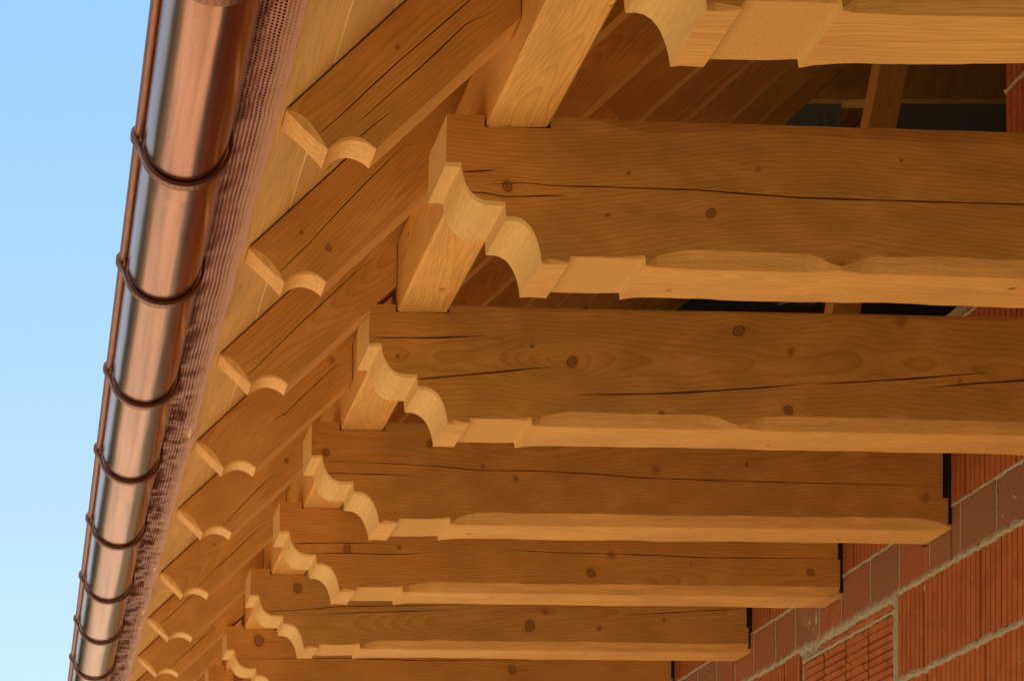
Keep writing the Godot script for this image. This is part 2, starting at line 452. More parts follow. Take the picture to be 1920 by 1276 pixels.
# ---------------------------------------------------------------- timbers
# cols: [x, y_bottom, y_top, near_chamfer, near_inset, far_chamfer, far_inset, top_wane, surface]
# surfaces: 0 side grain, 1 underside, 2 end grain, 3 rough sawn, 4 waney edge
func timber(cols: Array, z0: float, z1: float, cracks: Array, crack_w: float, tf: Transform2D, uvt: Transform2D, mats: Array, uoff := 0.0) -> ArrayMesh:
	var sts := [new_st(), new_st(), new_st(), new_st(), new_st()]
	var zw := absf(z1 - z0)
	# boundary heights on the near face for every column
	var rows := []
	for c in cols:
		var x: float = c[0]
		var lo: float = c[1] + c[3]
		var hi: float = c[2] - c[7]
		var ys := []
		var hw := []
		var act := []
		for k in cracks.size():
			var p: Array = cracks[k]
			var x0: float = p[0].x
			var x1: float = p[p.size() - 1].x
			var on := x > x0 and x < x1
			var y := path_y(p, x)
			var t := clampf((x - x0) / (x1 - x0), 0, 1)
			var jit := 0.85 + 0.15 * sin(x * 37.0 + k * 5.0)
			var wv := crack_w * pow(sin(PI * t), 0.4) * jit if on else 0.0
			if y - wv < lo or y + wv > hi:
				on = false
				wv = 0.0
			ys.append(y); hw.append(wv); act.append(on)
		for k in cracks.size():
			if act[k]:
				continue
			var a := lo
			var b := hi
			for j in cracks.size():
				if act[j] and j < k:
					a = maxf(a, ys[j] + hw[j])
				if act[j] and j > k:
					b = minf(b, ys[j] - hw[j])
			ys[k] = clampf(ys[k], a, maxf(a, b))
		var run := lo
		for k in cracks.size():
			if not act[k]:
				ys[k] = maxf(ys[k], run)
			run = maxf(run, ys[k] + hw[k])
		rows.append([lo, hi, ys, hw])
	var arc := 0.0
	for i in cols.size() - 1:
		var c: Array = cols[i]
		var e: Array = cols[i + 1]
		var r: Array = rows[i]
		var s: Array = rows[i + 1]
		var w3 := func(x: float, y: float, z: float) -> Vector3:
			var v := tf * Vector2(x, y)
			return Vector3(v.x, v.y, z)
		var uv := func(x: float, y: float) -> Vector2:
			return uvt * Vector2(x, y)
		var xa: float = c[0]
		var xb: float = e[0]
		# near face between cracks
		var la: float = r[0]
		var lb: float = s[0]
		for k in cracks.size() + 1:
			var ta: float = r[1] if k == cracks.size() else r[2][k] - r[3][k]
			var tb: float = s[1] if k == cracks.size() else s[2][k] - s[3][k]
			quad(sts[0], w3.call(xa, la, z0), w3.call(xa, ta, z0), w3.call(xb, tb, z0), w3.call(xb, lb, z0), uv.call(xa, la), uv.call(xa, ta), uv.call(xb, tb), uv.call(xb, lb))
			if k < cracks.size():
				var ya: float = r[2][k]
				var yb: float = s[2][k]
				var ha: float = r[3][k]
				var hb: float = s[3][k]
				var da := z0 - ha * 22.0
				var db := z0 - hb * 22.0
				if ha + hb > 0.0:
					quad(sts[0], w3.call(xa, ya - ha, z0), w3.call(xa, ya, da), w3.call(xb, yb, db), w3.call(xb, yb - hb, z0), uv.call(xa, ya), uv.call(xa, ya), uv.call(xb, yb), uv.call(xb, yb))
					quad(sts[0], w3.call(xa, ya, da), w3.call(xa, ya + ha, z0), w3.call(xb, yb + hb, z0), w3.call(xb, yb, db), uv.call(xa, ya), uv.call(xa, ya), uv.call(xb, yb), uv.call(xb, yb))
				la = ya + ha
				lb = yb + hb
		# near chamfer, underside, far chamfer
		var sf: int = c[8]
		var bevel_side := sf == 5
		if bevel_side:
			sf = 2
		var seg := Vector2(xb - xa, e[1] - c[1]).length()
		var ub: Callable
		var u0 := xa / 4.0 + uoff
		var u1 := xb / 4.0 + uoff
		if sf >= 2:
			u0 = arc * 2.5
			u1 = (arc + seg) * 2.5
		arc += seg
		var vs := 2.5 if sf >= 2 else 1.0 / 0.18
		var csf := sf if sf < 3 else 1
		if bevel_side:
			quad(sts[0], w3.call(xa, c[1] + c[3], z0), w3.call(xb, e[1] + e[3], z0), w3.call(xb, e[1], z0 - e[4]), w3.call(xa, c[1], z0 - c[4]), uv.call(xa, c[1] + c[3]), uv.call(xb, e[1] + e[3]), uv.call(xb, e[1]), uv.call(xa, c[1]))
		else: quad(sts[4 if sf == 1 and c[3] + e[3] > 0.008 else csf], w3.call(xa, c[1] + c[3], z0), w3.call(xb, e[1] + e[3], z0), w3.call(xb, e[1], z0 - e[4]), w3.call(xa, c[1], z0 - c[4]), Vector2(u0, -0.1), Vector2(u1, -0.1), Vector2(u1, e[4] * vs), Vector2(u0, c[4] * vs))
		quad(sts[sf], w3.call(xa, c[1], z0 - c[4]), w3.call(xb, e[1], z0 - e[4]), w3.call(xb, e[1], z1 + e[6]), w3.call(xa, c[1], z1 + c[6]), Vector2(u0, c[4] * vs), Vector2(u1, e[4] * vs), Vector2(u1, (zw - e[6]) * vs), Vector2(u0, (zw - c[6]) * vs))
		quad(sts[csf], w3.call(xa, c[1], z1 + c[6]), w3.call(xb, e[1], z1 + e[6]), w3.call(xb, e[1] + e[5], z1), w3.call(xa, c[1] + c[5], z1), Vector2(u0, 0.9), Vector2(u1, 0.9), Vector2(u1, 1.05), Vector2(u0, 1.05))
		# far side, top, waney top arris
		quad(sts[0], w3.call(xa, c[1] + c[5], z1), w3.call(xb, e[1] + e[5], z1), w3.call(xb, e[2], z1), w3.call(xa, c[2], z1), uv.call(xa, c[1]), uv.call(xb, e[1]), uv.call(xb, e[2]), uv.call(xa, c[2]))
		quad(sts[1], w3.call(xa, c[2], z1), w3.call(xb, e[2], z1), w3.call(xb, e[2], z0 - e[7] * 0.2), w3.call(xa, c[2], z0 - c[7] * 0.2), Vector2(u0, 0), Vector2(u1, 0), Vector2(u1, 1), Vector2(u0, 1))
		if c[7] + e[7] > 0.0:
			quad(sts[0], w3.call(xa, c[2], z0 - c[7] * 0.2), w3.call(xb, e[2], z0 - e[7] * 0.2), w3.call(xb, e[2] - e[7], z0), w3.call(xa, c[2] - c[7], z0), uv.call(xa, c[2]), uv.call(xb, e[2]), uv.call(xb, e[2] - e[7]), uv.call(xa, c[2] - c[7]))
	for i in [0, cols.size() - 1]:
		var c: Array = cols[i]
		var ring := [Vector3(c[0], c[2] - c[7], z0), Vector3(c[0], c[1] + c[3], z0), Vector3(c[0], c[1], z0 - c[4]), Vector3(c[0], c[1], z1 + c[6]), Vector3(c[0], c[1] + c[5], z1), Vector3(c[0], c[2], z1), Vector3(c[0], c[2], z0 - c[7] * 0.2)]
		for k in range(1, ring.size() - 1):
			for v in [ring[0], ring[k], ring[k + 1]]:
				var q := tf * Vector2(v.x, v.y)
				sts[2].set_uv(Vector2(v.y * 2.5, v.z * 2.5))
				sts[2].add_vertex(Vector3(q.x, q.y, v.z))
	return finish(sts, mats)

const PX := 1.0 / 981.8
func build_joist(i: int) -> void:
	var J: Dictionary = JOISTS[i]
	var d: float = J.d
	var tl: Vector2 = J.tl
	var a := atan(float(J.slope))
	var w := 0.180
	var ns := FastNoiseLite.new()
	ns.seed = 300 + i
	ns.frequency = 1.0
	var cols := []
	var b := 0.006
	# carved end, from the tip to the bearing notch
	var prof := [Vector3(0, -96, 2), Vector3(29, -95, 2)]
	for p in [Vector2(31, -106), Vector2(34, -120), Vector2(38, -132), Vector2(44, -143), Vector2(51, -152), Vector2(60, -159), Vector2(70, -163.5), Vector2(82, -166), Vector2(98, -166.5), Vector2(114, -166)]:
		prof.append(Vector3(p.x, p.y, 2))
	prof.append(Vector3(116, -193, 2))
	for p in [Vector2(131, -193.5), Vector2(143, -196.5), Vector2(154, -203), Vector2(163, -212), Vector2(170, -223), Vector2(175.5, -235), Vector2(179.5, -247), Vector2(182.5, -258), Vector2(184, -266)]:
		prof.append(Vector3(p.x, p.y, 2))
	prof.append(Vector3(185.5, -273.2, 1))
	prof.append(Vector3(200, -273, 1))
	prof.append(Vector3(236.5, -272.6, 3))
	prof.append(Vector3(238, -260.5, 3))
	prof.append(Vector3(285, -260.8, 3))
	prof.append(Vector3(332, -260.4, 3))
	prof.append(Vector3(379, -260.4, 2))
	prof.append(Vector3(381, -272.5, 1))
	# plate housing
	var t2 := Transform2D(-a, tl)
	var inv := t2.affine_inverse()
	var nl: float = (inv * Vector2(0.8996 - 0.004, 1.868)).x
	var nr: float = (inv * Vector2(1.0205 + 0.002, 1.868)).x
	var ny: float = (inv * Vector2(0.96, 1.8665)).y
	var xs := []
	for p in prof:
		var jx: float = 1.6 * ns.get_noise_2d(p.x * 0.02, 500.0) if p.x > 0 else 0.0
		xs.append(Vector3((p.x + jx) * PX, (p.y + 2.0 * ns.get_noise_2d(p.x * 0.02, 700.0)) * PX, p.z))
	var xe: float = (inv * Vector2(WALL_X + 0.14, 1.7)).x
	var x: float = xs[xs.size() - 1].x
	var step := 0.022 if d > 2.5 and d < 9.0 else 0.09
	while x < xe - step * 1.5:
		x += step
		xs.append(Vector3(x, -272.5 * PX, 1))
	xs.append(Vector3(xe, -272.5 * PX, 1))
	# insert the housing edges
	var all := []
	for k in xs.size():
		all.append([xs[k], 0.0])
		if k + 1 < xs.size():
			for hx in [nl, nr]:
				if xs[k].x < hx and xs[k + 1].x > hx:
					var t: float = (hx - xs[k].x) / (xs[k + 1].x - xs[k].x)
					var yy: float = lerpf(xs[k].y, xs[k + 1].y, t)
					all.append([Vector3(hx, yy, xs[k].z), -1.0 if hx == nl else -2.0])
					all.append([Vector3(hx, yy, xs[k].z), -2.0 if hx == nl else -1.0])
	var xw: float = (inv * Vector2(WALL_X, 1.7)).x
	for q in all:
		var v: Vector3 = q[0]
		var flag: float = q[1]
		var top := 0.0
		if flag == -2.0 or (flag == 0.0 and v.x > nl and v.x < nr):
			top = ny
		var wane := 0.0
		if v.x > 0.27 and d > 2.0:
			wane = clampf((v.x - 0.27) / 0.12, 0, 1) * (0.021 + 0.014 * ns.get_noise_1d(v.x * 1.6 + 9.0)) * (1.0 if i == 1 else 0.35)
			wane = maxf(wane, 0.0)
			top -= 0.0015 * (0.5 + 0.5 * ns.get_noise_1d(v.x * 9.0)) * clampf((v.x - 0.27) / 0.12, 0, 1)
		var c := b
		var ci := b
		var cf := b
		var cfi := b
		var yb := v.y
		if v.z == 3.0:
			c = 0.002
			ci = 0.002
			cf = 0.002
			cfi = 0.002
		elif v.z == 1.0 and v.x < 0.3:
			var t := clampf((v.x - 0.189) / 0.05, 0, 1)
			c = 0.003 + 0.008 * sin(PI * t)
			ci = c * 0.7
			cf = c; cfi = ci
		elif v.z == 1.0:
			# hewn chamfer with a scooped stop at both ends
			var s0 := clampf((v.x - 0.392) / 0.10, 0, 1)
			s0 = sqrt(1.0 - (1.0 - s0) * (1.0 - s0))
			var s1 := clampf((xw - 0.004 - v.x) / 0.13, 0, 1) if i == 3 else 1.0
			s1 = sqrt(1.0 - (1.0 - s1) * (1.0 - s1))
			var hh := (0.0255 + 0.004 * ns.get_noise_1d(v.x * 2.4) + 0.003 * ns.get_noise_1d(v.x * 9.0 + 50.0)) * s0 * s1
			for k in J.get("dips", []):
				hh *= 1.0 - 0.85 * exp(-pow((v.x - k) / 0.038, 2.0))
			c = 0.002 + hh
			ci = 0.002 + hh * 0.70
			var h2 := (0.017 + 0.014 * ns.get_noise_1d(v.x * 2.1 + 200.0) + 0.006 * ns.get_noise_1d(v.x * 7.0 + 250.0)) * s0
			cf = 0.003 + maxf(0.0, h2)
			cfi = 0.002 + maxf(0.0, h2) * 0.8
			yb += 0.0035 * s0 + 0.0012 * ns.get_noise_1d(v.x * 4.0 + 99.0)
		cols.append([v.x, yb, top, c, ci, cf, cfi, wane, int(v.z)])
	# side grain of this joist
	var hero := i >= 1 and i <= 6
	var side: StandardMaterial3D
	if hero:
		var pw := 2048 if i <= 3 else 1024
		var phh := 320 if i <= 3 else 160
		var pith: Vector3 = [Vector3(), Vector3(0.95, 0.03, 0.05), Vector3(0.42, 0.012, 0.05), Vector3(0.2, 0.05, 0.04), Vector3(0.9, 0.04, 0.06), Vector3(0.55, 0.04, 0.05), Vector3(0.3, 0.03, 0.05)][i]
		side = mat_tex(wood_image(pw, phh, 2.0, 0.29, 500 + 17 * i, pith, 0.0088 if i != 2 else 0.0105, J.knots, M.early, M.late, M.knot, 1.0, 0.46 if i == 2 else -1.0), 0.55)
		side.albedo_color = [Color.WHITE, Color(1, 1, 1), Color(0.97, 0.98, 0.95), Color(0.95, 0.93, 0.9), Color(1.0, 0.97, 0.92), Color(0.96, 0.97, 0.96), Color(0.99, 0.96, 0.92)][i]
		M["side%d" % i] = side
	else:
		side = M["side%d" % (1 + (i * 5) % 6)] if M.has("side6") else null
		if side == null:
			if not M.has("spare"):
				M.spare = mat_tex(wood_image(1024, 160, 2.0, 0.29, 900, Vector3(0.6, 0.03, 0.05), 0.0066, [Vector3(1.1, -0.12, 0.011)], M.early, M.late, M.knot, 0.9), 0.55)
			side = M.spare
	var uvt := Transform2D(Vector2(0.5, 0), Vector2(0, -1.0 / 0.29), Vector2(0, 0))
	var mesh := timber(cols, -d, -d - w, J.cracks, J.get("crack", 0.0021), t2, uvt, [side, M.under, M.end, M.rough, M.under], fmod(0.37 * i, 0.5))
	var o := holder("carved_joist", Vector3.ZERO)
	put(mesh, "timber", o)
	var labels := ["carved pale timber joist cut off by the top edge, nearest of the row", "nearest fully shown carved joist, long straight crack and two ringed knots", "carved joist with the large swirling oval grain, second fully shown", "carved joist third below the swirling grained one counting down, black strip at its wall end", "fourth fully shown carved joist from the top, plastic film hanging below its wall end", "fifth fully shown carved joist from the top of the picture", "carved joist second from the bottom edge, only its upper part in view", "farthest carved joist showing only its tip at the bottom edge"]
	labels[3] = "third fully shown carved joist from the top, wide black strip at its wall end"
	tag(o, labels[i] if i < 8 else "carved timber joist of the same row beyond the picture", "joist", "carved joists under the eave")
	# bituminous felt between the joist end and the wall pocket
	if d > 4.5 and d < 12.0:
		var st := new_st()
		var tw: float = [0.0, 0, 0.022, 0.021, 0.013, 0.013, 0.012, 0.012][mini(i, 7)]
		var pts := [Vector2(xw - tw, -0.19 * (1.0 if i != 4 else 0.85)), Vector2(xw + 0.03, -0.005)]
		var lo: Vector2 = t2 * pts[0]
		var hi: Vector2 = t2 * pts[1]
		box_into(st, Vector3(lo.x, lo.y, -d - 0.05), Vector3(hi.x, hi.y, -d + 0.004))
		var l2 := t2 * Vector2(xw - 0.005, -0.262)
		box_into(st, Vector3(l2.x, l2.y, -d - 0.05), Vector3(hi.x, lo.y - 0.002, -d + 0.003))
		var fs := put(finish([st], [M.felt]), "felt_strip", o)
		fs.set_meta("label", "black felt strip where the joist meets the wall")

func build_rafter(i: int) -> void:
	var d: float = RAFTERS[i][0]
	var cracks: Array = RAFTERS[i][1]
	var w := 0.080
	var T := Vector2(0.481, 1.7674)
	var C := Vector2(0.5546, 1.697)
	var L := Vector2(0.6404, 1.6968)
	var cols := []
	var xs := []
	var tail := 10 if d > 2.5 and d < 9.0 else 4
	for k in tail + 1:
		var t := float(k) / tail
		var p := T.lerp(C, t)
		var s := sin(PI * t)
		xs.append([p.x, p.y, 0.0005 + 0.017 * s, 0.0005 + 0.007 * s, 2])
	for k in range(1, tail + 5):
		var t := float(k) / (tail + 4)
		var p := C.lerp(L, t)
		var s := 4.0 * t * (1.0 - t)
		xs.append([p.x, p.y + 0.018 * s, 0.0012 + 0.004 * s, 0.001 + 0.003 * s, 2])
	xs[xs.size() - 1][4] = 1
	var bx0 := 0.8996 - 0.002
	var seat := 2.0315
	var bx1 := L.x + (seat - L.y) / TAN
	var low := func(x: float) -> float: return L.y + (x - L.x) * TAN
	for x in [0.68, 0.72, 0.76, 0.80, 0.85]:
		xs.append([x, low.call(x), 0.0015, 0.0015, 1])
	xs.append([bx0, low.call(bx0), 0.0015, 0.0015, 2])
	xs.append([bx0, seat, 0.0, 0.0, 2])
	xs.append([bx1, seat, 0.0, 0.0, 1])
	for x in [1.3, 1.7, 2.2, 2.7, 3.3, 4.0, 4.7, RIDGE_X - 0.02]:
		xs.append([x, low.call(x), 0.0015, 0.0015, 1])
	for q in xs:
		var x: float = q[0]
		var yt := ROOF_Y0 + TAN * x - 0.001
		cols.append([x, q[1], maxf(yt, q[1] + q[2]), q[2], q[3], q[2], q[3], 0.0, q[4]])
	var ang := atan(TAN)
	# texture runs along the slope
	var cs := cos(ang)
	var sn := sin(ang)
	var uoff := fmod(0.137 * i, 0.5)
	var su := 1.0 / 2.4
	var sv := 1.0 / 0.17
	var o0 := Vector2(0.481, 1.7674)
	var uvt := Transform2D(Vector2(cs * su, sn * sv), Vector2(sn * su, -cs * sv), Vector2.ZERO)
	uvt.origin = Vector2(-(cs * o0.x + sn * o0.y) * su + uoff, -(sn * o0.x - cs * o0.y) * sv)
	var mesh := timber(cols, -d, -d - w, cracks, 0.0022, Transform2D.IDENTITY, uvt, [M.raft[i % 3], M.under, M.under, M.rough, M.under], fmod(0.29 * i, 0.6))
	var o := put(mesh, "rafter")
	var ord := ["nearest", "second", "third", "fourth", "fifth", "sixth", "seventh", "eighth"]
	var look := ["rafter tail with scalloped end and three long cracks, topmost in view", "rafter tail with scalloped end, second from the top beside the gutter", "rafter tail with one long straight crack, third from the top", "rafter tail with scalloped end, fourth from the top beside the gutter", "rafter tail with scalloped end, fifth from the top beside the gutter", "rafter tail with scalloped end, sixth from the top beside the gutter", "rafter tail with scalloped end, seventh from the top beside the gutter", "rafter tail with scalloped end, lowest in the picture"]
	tag(o, look[i] if i < 8 else "rafter with scalloped tail of the same row beyond the picture", "rafter", "rafters along the eave")

func build_plate() -> void:
	# the wall plate lies in the joists' housings and carries the rafters
	var st := new_st()
	var x0 := 0.8996
	var x1 := 1.0205
	var y0 := 1.868
	var y1 := 2.030
	var bv := 0.006
	var sec := [Vector2(x0 + bv, y0), Vector2(x1 - bv, y0), Vector2(x1, y0 + bv), Vector2(x1, y1), Vector2(x0, y1), Vector2(x0, y0 + bv)]
	var ns := FastNoiseLite.new()
	ns.frequency = 1.0
	var nz := 160
	for i in nz:
		var za := lerpf(Z_NEAR, Z_FAR, float(i) / nz)
		var zb := lerpf(Z_NEAR, Z_FAR, float(i + 1) / nz)
		var v := 0.0
		for k in sec.size():
			var p: Vector2 = sec[k]
			var q: Vector2 = sec[(k + 1) % sec.size()]
			var w := p.distance_to(q) / 0.18
			quad(st, Vector3(p.x, p.y, za), Vector3(p.x, p.y, zb), Vector3(q.x, q.y, zb), Vector3(q.x, q.y, za), Vector2(-za / 3.0, v), Vector2(-zb / 3.0, v), Vector2(-zb / 3.0, v + w), Vector2(-za / 3.0, v + w))
			v += w
	var o := put(finish([st], [M.under]), "wall_plate")
	tag(o, "long squared timber plate let into the joist tops under the rafters", "beam")

# ---------------------------------------------------------------- roof
func roof_pt(x: float, off: float) -> Vector2:
	var ang := atan(TAN)
	return Vector2(x - sin(ang) * off, ROOF_Y0 + TAN * x + cos(ang) * off)

func build_roof() -> void:
	var root := holder("roof", Vector3.ZERO)
	tag(root, "boarded roof underside sloping up from the gutter above the rafters", "roof")
	var ang := atan(TAN)
	var dir := Vector2(cos(ang), sin(ang))
	var nor := Vector2(-sin(ang), cos(ang))
	var e0 := Vector2(0.4575, ROOF_Y0 + TAN * 0.4575)
	var wd := 0.146
	var th := 0.024
	var total := (RIDGE_X - 0.4575) / cos(ang)
	var count := int(ceil(total / wd))
	# three plank meshes of different grain, shared
	var meshes := []
	for v in 3:
		var st := new_st()
		var bv := 0.004
		var sec := [Vector2(bv, 0.003), Vector2(wd - bv, 0.003), Vector2(wd - 0.0005, 0.003 + bv), Vector2(wd - 0.0005, 0.003 + th), Vector2(0.0005, 0.003 + th), Vector2(0.0005, 0.003 + bv)]
		var nz := 4
		for i in nz:
			var za := lerpf(Z_NEAR, Z_FAR, float(i) / nz)
			var zb := lerpf(Z_NEAR, Z_FAR, float(i + 1) / nz)
			var vv := 0.0
			for k in sec.size():
				var p: Vector2 = sec[k]
				var q: Vector2 = sec[(k + 1) % sec.size()]
				var P := dir * p.x + nor * p.y
				var Q := dir * q.x + nor * q.y
				var w := p.distance_to(q) / 0.15
				quad(st, Vector3(P.x, P.y, za), Vector3(P.x, P.y, zb), Vector3(Q.x, Q.y, zb), Vector3(Q.x, Q.y, za), Vector2(-za / 4.0 + v * 0.37, vv), Vector2(-zb / 4.0 + v * 0.37, vv), Vector2(-zb / 4.0 + v * 0.37, vv + w), Vector2(-za / 4.0 + v * 0.37, vv + w))
				vv += w
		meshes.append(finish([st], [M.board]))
	for i in count:
		var pl := put(meshes[i % 3], "plank", root)
		var p := e0 + dir * wd * i
		pl.position = Vector3(p.x, p.y, 0)
	# battens and covering above, and the other slope
	var st2 := new_st()
	var top0 := e0 + nor * 0.075 + dir * 0.03
	var rp := Vector2(RIDGE_X, ROOF_Y0 + TAN * RIDGE_X) + nor * 0.075 + dir * 0.08
	var sec2 := [top0, rp, rp + Vector2(0, 0.09), top0 + nor * 0.06]
	var far_eave := Vector2(2 * RIDGE_X - 0.4575, e0.y)
	var sec3 := [Vector2(RIDGE_X, rp.y), far_eave, far_eave + Vector2(0.03, 0.09), Vector2(RIDGE_X, rp.y + 0.09)]
	for sec in [sec2, sec3]:
		for k in 4:
			var p: Vector2 = sec[k]
			var q: Vector2 = sec[(k + 1) % 4]
			quad(st2, Vector3(p.x, p.y, Z_NEAR + 0.05), Vector3(p.x, p.y, Z_FAR - 0.05), Vector3(q.x, q.y, Z_FAR - 0.05), Vector3(q.x, q.y, Z_NEAR + 0.05), Vector2.ZERO, Vector2.ZERO, Vector2.ZERO, Vector2.ZERO)
		for z in [Z_NEAR + 0.05, Z_FAR - 0.05]:
			quad(st2, Vector3(sec[0].x, sec[0].y, z), Vector3(sec[1].x, sec[1].y, z), Vector3(sec[2].x, sec[2].y, z), Vector3(sec[3].x, sec[3].y, z), Vector2.ZERO, Vector2.ZERO, Vector2.ZERO, Vector2.ZERO)
	put(finish([st2], [M.tile]), "roof_covering", root)

# ---------------------------------------------------------------- gutter
const GC := Vector2(0.3075, 1.7466)
const GR := 0.0775
func tube_z(st: SurfaceTool, c: Vector2, r: float, za: float, zb: float, n := 12) -> void:
	for k in n:
		var a0 := TAU * k / n
		var a1 := TAU * (k + 1) / n
		var p := c + Vector2(cos(a0), sin(a0)) * r
		var q := c + Vector2(cos(a1), sin(a1)) * r
		quad(st, Vector3(p.x, p.y, za), Vector3(p.x, p.y, zb), Vector3(q.x, q.y, zb), Vector3(q.x, q.y, za), Vector2(-za, k * 0.05), Vector2(-zb, k * 0.05), Vector2(-zb, k * 0.05 + 0.05), Vector2(-za, k * 0.05 + 0.05))

func build_gutter() -> void:
	var root := holder("copper_gutter", Vector3.ZERO)
	tag(root, "half round copper gutter running along the eave against the sky", "gutter")
	var st := SurfaceTool.new()
	st.begin(Mesh.PRIMITIVE_TRIANGLES)
	st.set_smooth_group(0)
	var ns := FastNoiseLite.new()
	ns.frequency = 1.0
	ns.seed = 12
	var na := 40
	var nz := 320
	for layer in 2:
		var rr := GR - layer * 0.0012
		for i in nz:
			var za := lerpf(Z_NEAR, Z_FAR, float(i) / nz)
			var zb := lerpf(Z_NEAR, Z_FAR, float(i + 1) / nz)
			for k in na:
				var pts := []
				for q in [[k, za], [k, zb], [k + 1, zb], [k + 1, za]]:
					var t := float(q[0]) / na
					var an := PI * 0.945 + t * PI * 1.10
					var wob := (0.0007 * ns.get_noise_2d(q[1] * 1.7, t * 2.0) + 0.0004 * ns.get_noise_2d(q[1] * 9.0, t * 7.0)) * sin(PI * t)
					var p := GC + Vector2(cos(an), sin(an)) * (rr + wob)
					pts.append([Vector3(p.x, p.y, q[1]), Vector2(-q[1] * 0.5, t * 0.5)])
				quad(st, pts[0][0], pts[1][0], pts[2][0], pts[3][0], pts[0][1], pts[1][1], pts[2][1], pts[3][1])
	put(finish([st], [M.copper]), "trough", root)
	var sb := SurfaceTool.new()
	sb.begin(Mesh.PRIMITIVE_TRIANGLES)
	sb.set_smooth_group(0)
	tube_z(sb, GC + Vector2(-GR - 0.0065, 0.011), 0.0095, Z_NEAR, Z_FAR, 16)
	put(finish([sb], [M.copper_dark]), "front_bead", root)
	# strap brackets, one at every rafter
	var bs := SurfaceTool.new()
	bs.begin(Mesh.PRIMITIVE_TRIANGLES)
	bs.set_smooth_group(-1)
	var path := []
	for k in 9:
		var an := deg_to_rad(lerpf(40, 215, k / 8.0))
		path.append(GC + Vector2(-GR - 0.0065, 0.011) + Vector2(cos(an), sin(an)) * 0.0125)
	for k in 25:
		var an := deg_to_rad(lerpf(188, 372, k / 24.0))
		path.append(GC + Vector2(cos(an), sin(an)) * (GR + 0.0055))
	path.append(GC + Vector2(GR + 0.006, 0.035))
	for k in path.size() - 1:
		var p: Vector2 = path[k]
		var q: Vector2 = path[k + 1]
		var np := (q - p).orthogonal().normalized() * 0.0034
		var hw := 0.0105
		var A := [p - np, p + np, q + np, q - np]
		quad(bs, Vector3(A[0].x, A[0].y, -hw), Vector3(A[3].x, A[3].y, -hw), Vector3(A[3].x, A[3].y, hw), Vector3(A[0].x, A[0].y, hw), Vector2(0, 0), Vector2(0.1, 0), Vector2(0.1, 0.1), Vector2(0, 0.1))
		quad(bs, Vector3(A[1].x, A[1].y, -hw), Vector3(A[2].x, A[2].y, -hw), Vector3(A[2].x, A[2].y, hw), Vector3(A[1].x, A[1].y, hw), Vector2(0, 0), Vector2(0.1, 0), Vector2(0.1, 0.1), Vector2(0, 0.1))
		for z in [-hw, hw]:
			quad(bs, Vector3(A[0].x, A[0].y, z), Vector3(A[1].x, A[1].y, z), Vector3(A[2].x, A[2].y, z), Vector3(A[3].x, A[3].y, z), Vector2(0, 0), Vector2(0.1, 0), Vector2(0.1, 0.1), Vector2(0, 0.1))
	var bm := finish([bs], [M.copper_dark])
	var zs := [3.92, 4.50, 5.16, 5.79, 6.47, 7.17, 7.81, 8.47, 9.15, 9.81, 10.5, 11.2, 11.8, 12.5, 3.26, 2.66, 2.02, 1.38, 0.74, 0.1, -0.54, -1.2, -1.9, -2.5]
	for d in zs:
		var o := put(bm, "strap_bracket", root)
		o.position.z = -d

